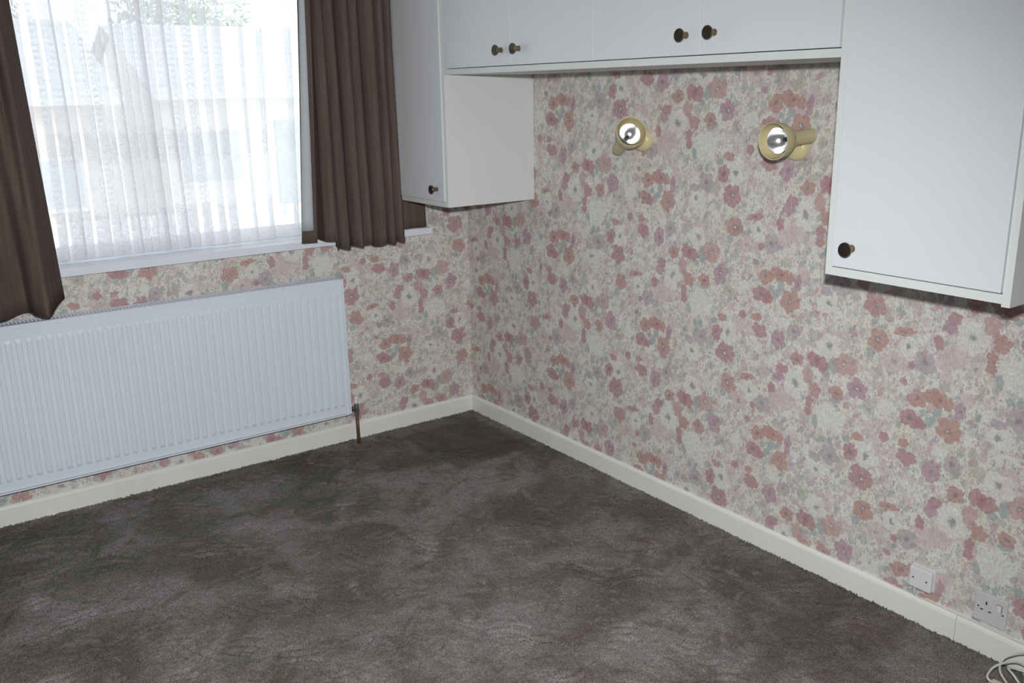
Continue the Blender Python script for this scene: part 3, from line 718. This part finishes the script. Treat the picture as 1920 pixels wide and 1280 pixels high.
# ------------------------------------------------------------------ fitted cabinets
XF = -.4213; TOP = 2.30
def knob(parent, y, z, s=1.0):
    xd = XF-.006
    o = lathe_obj('knob', [(0, 0), (0, .0085*s), (.002, .0095*s), (.006, .0082*s), (.012, .0082*s), (.017, .0105*s), (.0225, .0155*s), (.0265, .0175*s), (.029, .0175*s), (.0305, .0165*s)], (xd, y, z), (-1, 0, 0), M['brass'], None, 28)
    o.data.materials.append(M['brass_face'])
    # the darker dished face closes the front
    bm = bmesh.new(); bm.from_mesh(o.data)
    for f in bm.faces:
        if len(f.verts) > 4 and f.calc_center_median().x < xd-.02: f.material_index = 1
    bm.to_mesh(o.data); bm.free()
    o.parent = parent; o.matrix_parent_inverse = parent.matrix_world.inverted()
    return o
def door(parent, y0, y1, z0, z1, ky, kz):
    d = box('door', (XF-.006, y0, z0), (XF+.012, y1, z1), M['lam'], parent, .0012)
    bpy.context.view_layer.update()
    k = knob(d, ky, kz); return d
def carcass(c, y0, y1, z0, bottom=True, lp=True, rp=True, drop=0.0):
    """lp: panel towards the camera-right (low y) end, rp: towards the window end"""
    t = .018
    if rp: box('side_panel', (XF, y1-t, z0), (-.0005, y1, TOP), M['edge'], c, .0006)
    if lp: box('side_panel', (XF, y0, z0-drop), (-.0005, y0+t, TOP), M['edge'], c, .0006)
    a, b = (y0+t if lp else y0), (y1-t if rp else y1)
    box('bottom_panel', (XF, a, z0+.0), (-.0005, b, z0+.020), M['edge'], c, .0006)
    box('top_panel', (XF, a, TOP-.02), (-.0005, b, TOP), M['edge'], c)
    box('back_panel', (-.006, a, z0+.02), (-.0005, b, TOP-.02), M['board'], c)
ca = empty('wall_cabinet', (-.21, -.32, 1.0728))
carcass(ca, -.5202, -.126, 1.0728)
door(ca, -.5000, -.1475, 1.0945, TOP-.022, -.448, 1.141)
tag(ca, 'white wall cabinet in the corner beside the window curtain, smaller and shadowed', 'cabinet')
cb = empty('overhead_cabinet', (-.21, -1.386, 1.5735))
carcass(cb, -2.2516, -.5206, 1.5735, lp=False, rp=True)
for a, b, ky, kz in ((-.9610, -.5405, -.909, 1.646), (-1.3870, -.9635, -1.011, 1.647), (-1.8200, -1.3895, -1.771, 1.647), (-2.2480, -1.8225, -1.871, 1.649)):
    door(cb, a, b, 1.5955, TOP-.022, ky, kz)
tag(cb, 'long white bridging cupboard with four doors across the top of the flowered wall', 'cabinet')
cc = empty('wall_cabinet', (-.21, -2.475, 1.0693))
carcass(cc, -2.6983, -2.2520, 1.0693, drop=.006)
door(cc, -2.6785, -2.2725, 1.0925, TOP-.022, -2.325, 1.141)
tag(cc, 'large white wall cabinet at the right, above the two electrical wall boxes, dark round knob', 'cabinet')
for c_ in (ca, cc): c_['group'] = 'single-door wall cabinets either side of the bed recess'

# ------------------------------------------------------------------ wall spotlights
def spot(base, rim, axis, L, label, cord_y, cord_z):
    t = empty('wall_spotlight', base); tag(t, label, 'wall lamp', 'cream wall spotlights')
    ax = Vector(axis).normalized(); Rm = Vector(rim); B = Vector(base)
    lathe_obj('wall_base', [(0, 0), (0, .040), (.012, .0405), (.020, .038), (.026, .031), (.029, .018), (.030, 0)], (B.x-.0005, B.y, B.z), (-1, 0, 0), M['cream'], t, 36)
    # shade: tube running into a flared bowl, open at the rim, with wall thickness
    rr = .0525
    prof = [(0, 0), (.0, .016), (.003, .0205), (.008, .0215), (L-.078, .0215), (L-.070, .0235), (L-.060, .032), (L-.048, .0415), (L-.034, .048), (L-.016, .0518), (L, rr),
            (L, rr-.002), (L-.016, .0497), (L-.034, .0460), (L-.048, .0393), (L-.060, .029), (L-.068, .021), (L-.074, .0)]
    O = Rm-ax*L
    sh = lathe_obj('lamp_shade', prof, O, ax, M['cream'], t, 48, cap=False)
    piv = O+ax*(L*.32)
    tube_obj('swivel_arm', [B+Vector((-.026, 0, 0)), piv], .0075, M['cream'], t, 14)
    # reflector bulb: silvered bowl behind a clear glass front
    b0 = L-.062
    lathe_obj('reflector_bulb', [(b0, 0), (b0, .012), (b0+.006, .016), (b0+.014, .0245), (b0+.024, .0315), (b0+.036, .0365), (b0+.042, .0375),
                                 (b0+.043, .0365), (b0+.036, .0352), (b0+.024, .0300), (b0+.014, .0228), (b0+.008, .0145), (b0+.006, 0)], O, ax, M['chrome'], t, 40, cap=False)
    lathe_obj('bulb_filament_cap', [(b0+.006, 0), (b0+.006, .006), (b0+.014, .005), (b0+.016, .002), (b0+.0162, 0)], O, ax, M['dark'], t, 16)
    lathe_obj('bulb_glass', [(b0+.0425, .0368), (b0+.047, .033), (b0+.0505, .023), (b0+.0525, .012), (b0+.053, 0)], O, ax, M['bulbglass'], t, 40, cap=False)
    # pull cord under the base
    tube_obj('pull_cord', [(B.x-.014, B.y, B.z-.036), (B.x-.014, (B.y+cord_y)/2, (B.z+cord_z)/2), (B.x-.012, cord_y, cord_z+.008)], .0009, M['cable'], t, 8)
    lathe_obj('cord_knob', [(0, 0), (.0, .003), (.006, .0045), (.012, .0035), (.014, 0)], (B.x-.012, cord_y, cord_z-.004), (0, 0, 1), M['cream'], t, 14)
    return t
mt = M['glass'].copy(); mt.name = 'clear_bulb_glass'; M['bulbglass'] = mt
spot((0, -1.172, 1.336), (-.1217, -1.2342, 1.3700), (-.406, -.830, .382), .182, 'cream wall spotlight nearer the window, its bowl tilted up towards the viewer', -1.171, 1.122)
spot((0, -1.831, 1.336), (-.185, -1.8825, 1.3622), (-.997, .020, -.054), .168, 'cream wall spotlight nearer the big right-hand cabinet, tube pointing straight out', -1.826, 1.123)

# ------------------------------------------------------------------ electrics
bx = empty('telephone_junction_box', (0, -2.362, .12))
bm = bmesh.new(); add_box(bm, (-.012, -2.396, .119), (-.0005, -2.328, .184)); bm_obj('back_plate', bm, M['plastic'], bx)
box('cover', (-.030, -2.395, .120), (-.012, -2.329, .183), M['plastic'], bx, .004)
for y in (-2.342, -2.382): lathe_obj('screw', [(0, 0), (0, .0026), (.0008, .0024), (.001, 0)], (-.030, y, .1515), (-1, 0, 0), M['dark'], bx, 12)
tag(bx, 'small white surface box with two screws and a cable, above the skirting', 'junction box')
cbl = tube_obj('telephone_cable', spline([(-.016, -2.343, .120), (-.016, -2.342, .100), (-.010, -2.348, .0855), (-.006, -2.39, .0840), (-.006, -2.55, .0838), (-.006, -2.75, .0838), (-.006, -3.1, .0838)], 8), .0026, M['cable'])
tag(cbl, 'thin white cable leaving the small box and running along the skirting top', 'cable')
tr2 = structure(box('trim_1', (-.005, -3.2, .0812), (-.0005, -2.37, .0872), M['gloss'])); 
sk = empty('wall_socket', (0, -2.5545, .098))
box('face_plate', (-.0095, -2.598, .097), (-.0005, -2.511, .183), M['plastic_g'], sk, .003)
xf = -.0095
def slot(nm, y, z, w, h, mat=None): box(nm, (xf-.0006, y-w/2, z-h/2), (xf+.003, y+w/2, z+h/2), mat or M['dark'], sk)
slot('earth_slot', -2.543, .1555, .0042, .0095); slot('pin_slot', -2.532, .1335, .0075, .0034); slot('pin_slot', -2.554, .1335, .0075, .0034)
box('switch_surround', (xf-.0009, -2.5845, .1435), (xf+.002, -2.5705, .1655), M['dark'], sk); box('rocker_switch', (xf-.0032, -2.5835, .1445), (xf+.001, -2.5715, .1645), M['plastic'], sk, .001)
for y in (-2.522, -2.5885): lathe_obj('screw', [(0, 0), (0, .0026), (.0006, .0024), (.0008, 0)], (xf, y, .1395 if y > -2.55 else .1395), (-1, 0, 0), M['dark'], sk, 12)
tag(sk, 'white single switched wall socket with three pin holes, low on the right wall', 'socket')
pg = empty('extension_plug', (-.13, -2.68, .006))
box('plug_body', (-.182, -2.700, .004), (-.130, -2.640, .030), M['plastic_y'], pg, .004)
tag(pg, 'pale yellow plastic plug block lying on the carpet at the lower right corner', 'plug')
cz = [(-.110, -2.665, .020), (-.118, -2.648, .050), (-.118, -2.650, .085), (-.092, -2.664, .096), (-.050, -2.675, .085), (-.022, -2.68, .050), (-.04, -2.70, .014), (-.09, -2.70, .010),
      (-.112, -2.700, .018), (-.195, -2.660, .062), (-.155, -2.642, .066), (-.115, -2.650, .072), (-.07, -2.668, .066), (-.03, -2.69, .030), (-.05, -2.72, .008), (-.10, -2.72, .008), (-.110, -2.68, .05), (-.085, -2.655, .05), (-.04, -2.70, .03), (-.03, -2.78, .008), (-.05, -2.9, .007)]
cl = tube_obj('coiled_cable', spline(cz, 10), .0030, M['cable'])
tag(cl, 'loops of thin pale cable coiled above the yellow plug on the carpet', 'cable')

# ------------------------------------------------------------------ outdoors seen through the net
GZ = -1.0
g = box('garden_ground', (-30, .6, GZ-.2), (45, 60, GZ), M['lawn']); g['kind'] = 'structure'
def house(x0, x1, y0, y1, eave, ridge, wallm, label, wins, doorx=None):
    h = empty('house', ((x0+x1)/2, y0, GZ)); tag(h, label, 'house')
    box('wall', (x0+.25, y0, GZ), (x1-.25, y1, eave), wallm, h)
    ym = (y0+y1)/2
    # roof of overlapping tile courses on both slopes
    V = []; F = []; n = 11
    for side in (0, 1):
        ya, yb = (y0-.35, ym) if side == 0 else (y1+.35, ym)
        for k in range(n):
            f0, f1 = k/n, (k+1)/n; b = len(V)
            a0 = ya+(yb-ya)*f0; a1 = ya+(yb-ya)*f1; z0 = eave+(ridge-eave)*f0; z1 = eave+(ridge-eave)*f1
            V += [(x0, a0, z0+.05), (x1, a0, z0+.05), (x1, a1, z1+.02), (x0, a1, z1+.02), (x0, a0, z0), (x1, a0, z0), (x1, a1, z1-.03), (x0, a1, z1-.03)]
            F += [tuple(b+i for i in f) for f in ((0,3,2,1),(4,5,6,7),(0,1,5,4),(1,2,6,5),(2,3,7,6),(3,0,4,7))]
    mesh_obj('roof', V, F, M['tile'], h)
    V = [(x0+.25, y0, eave), (x0+.25, y1, eave), (x0+.25, ym, ridge-.05), (x1-.25, y0, eave), (x1-.25, y1, eave), (x1-.25, ym, ridge-.05)]
    mesh_obj('gable_wall', V, [(0, 1, 2), (3, 5, 4), (0, 2, 5, 3), (1, 4, 5, 2)], wallm, h)
    box('gutter', (x0, y0-.47, eave-.1), (x1, y0-.35, eave+.02), M['gutter'], h)
    for (a, b, c, d) in wins:
        w = box('window', (a, y0-.05, b), (c, y0+.02, d), M['gutter'], h)
        p_ = box('pane', (a+.07, y0-.06, b+.07), (c-.07, y0-.045, d-.07), M['dglass'], None); p_.parent = w
    if doorx is not None: box('door', (doorx, y0-.06, GZ), (doorx+.9, y0+.01, GZ+2.0), M['dglass'], h)
    return h
house(2.55, 9.5, 15, 21, 1.55, 3.0, M['render_wall'], 'pale house with grey tiled roof seen through the right part of the net', [(3.0, -.2, 4.3, .9), (6.2, -.2, 7.6, .9)], 5.0)
house(-5.5, 1.55, 13, 19, 1.50, 2.9, M['brickpink'], 'pinkish house with white gutter seen through the left part of the net', [(-.2, -.3, .9, .6), (-3.0, -.3, -1.6, .7)], 1.0-2.2)
def tree(x, y, h, r, label, seed):
    t = empty('tree', (x, y, GZ)); tag(t, label, 'tree'); rnd = random.Random(seed)
    tube_obj('trunk', [(x, y, GZ), (x+.05, y, GZ+h*.5), (x, y, GZ+h*.8)], .14, M['bark'], t, 10)
    V = []; F = []
    for k in range(2600):
        a, b = rnd.uniform(0, 2*math.pi), math.acos(rnd.uniform(-1, 1)); q = r*rnd.random()**.4*(1+.25*math.sin(3*a+seed)*math.sin(2*b))
        P = Vector((x+q*math.sin(b)*math.cos(a), y+q*math.sin(b)*math.sin(a), GZ+h*.78+q*.85*math.cos(b)))
        e1 = Vector((rnd.gauss(0, 1), rnd.gauss(0, 1), rnd.gauss(0, 1))).normalized(); e2 = e1.orthogonal().normalized(); s = rnd.uniform(.07, .13)
        i = len(V); V += [P-e1*s, P+e2*s*.5, P+e1*s, P-e2*s*.5]; F.append((i, i+1, i+2, i+3))
    f = mesh_obj('foliage', V, F, M['leafm'], t); f['kind'] = 'stuff'
tree(6.0, 24, 5.6, 1.9, 'leafy tree rising behind the grey roof outside the window', 3)
tree(.2, 22.5, 5.0, 1.5, 'leafy tree rising behind the pinkish house outside the window', 8)
fn = empty('garden_fence', (2, 9, GZ)); tag(fn, 'low pale garden fence across the garden outside the window', 'fence')
for k in range(60):
    x = -4+k*.16; box('slat', (x, 9, GZ), (x+.12, 9.02, GZ+1.0), M['render_wall'], fn)
for z in (.25, .75): box('fence_rail', (-4, 9.02, GZ+z), (5.6, 9.06, GZ+z+.07), M['render_wall'], fn)
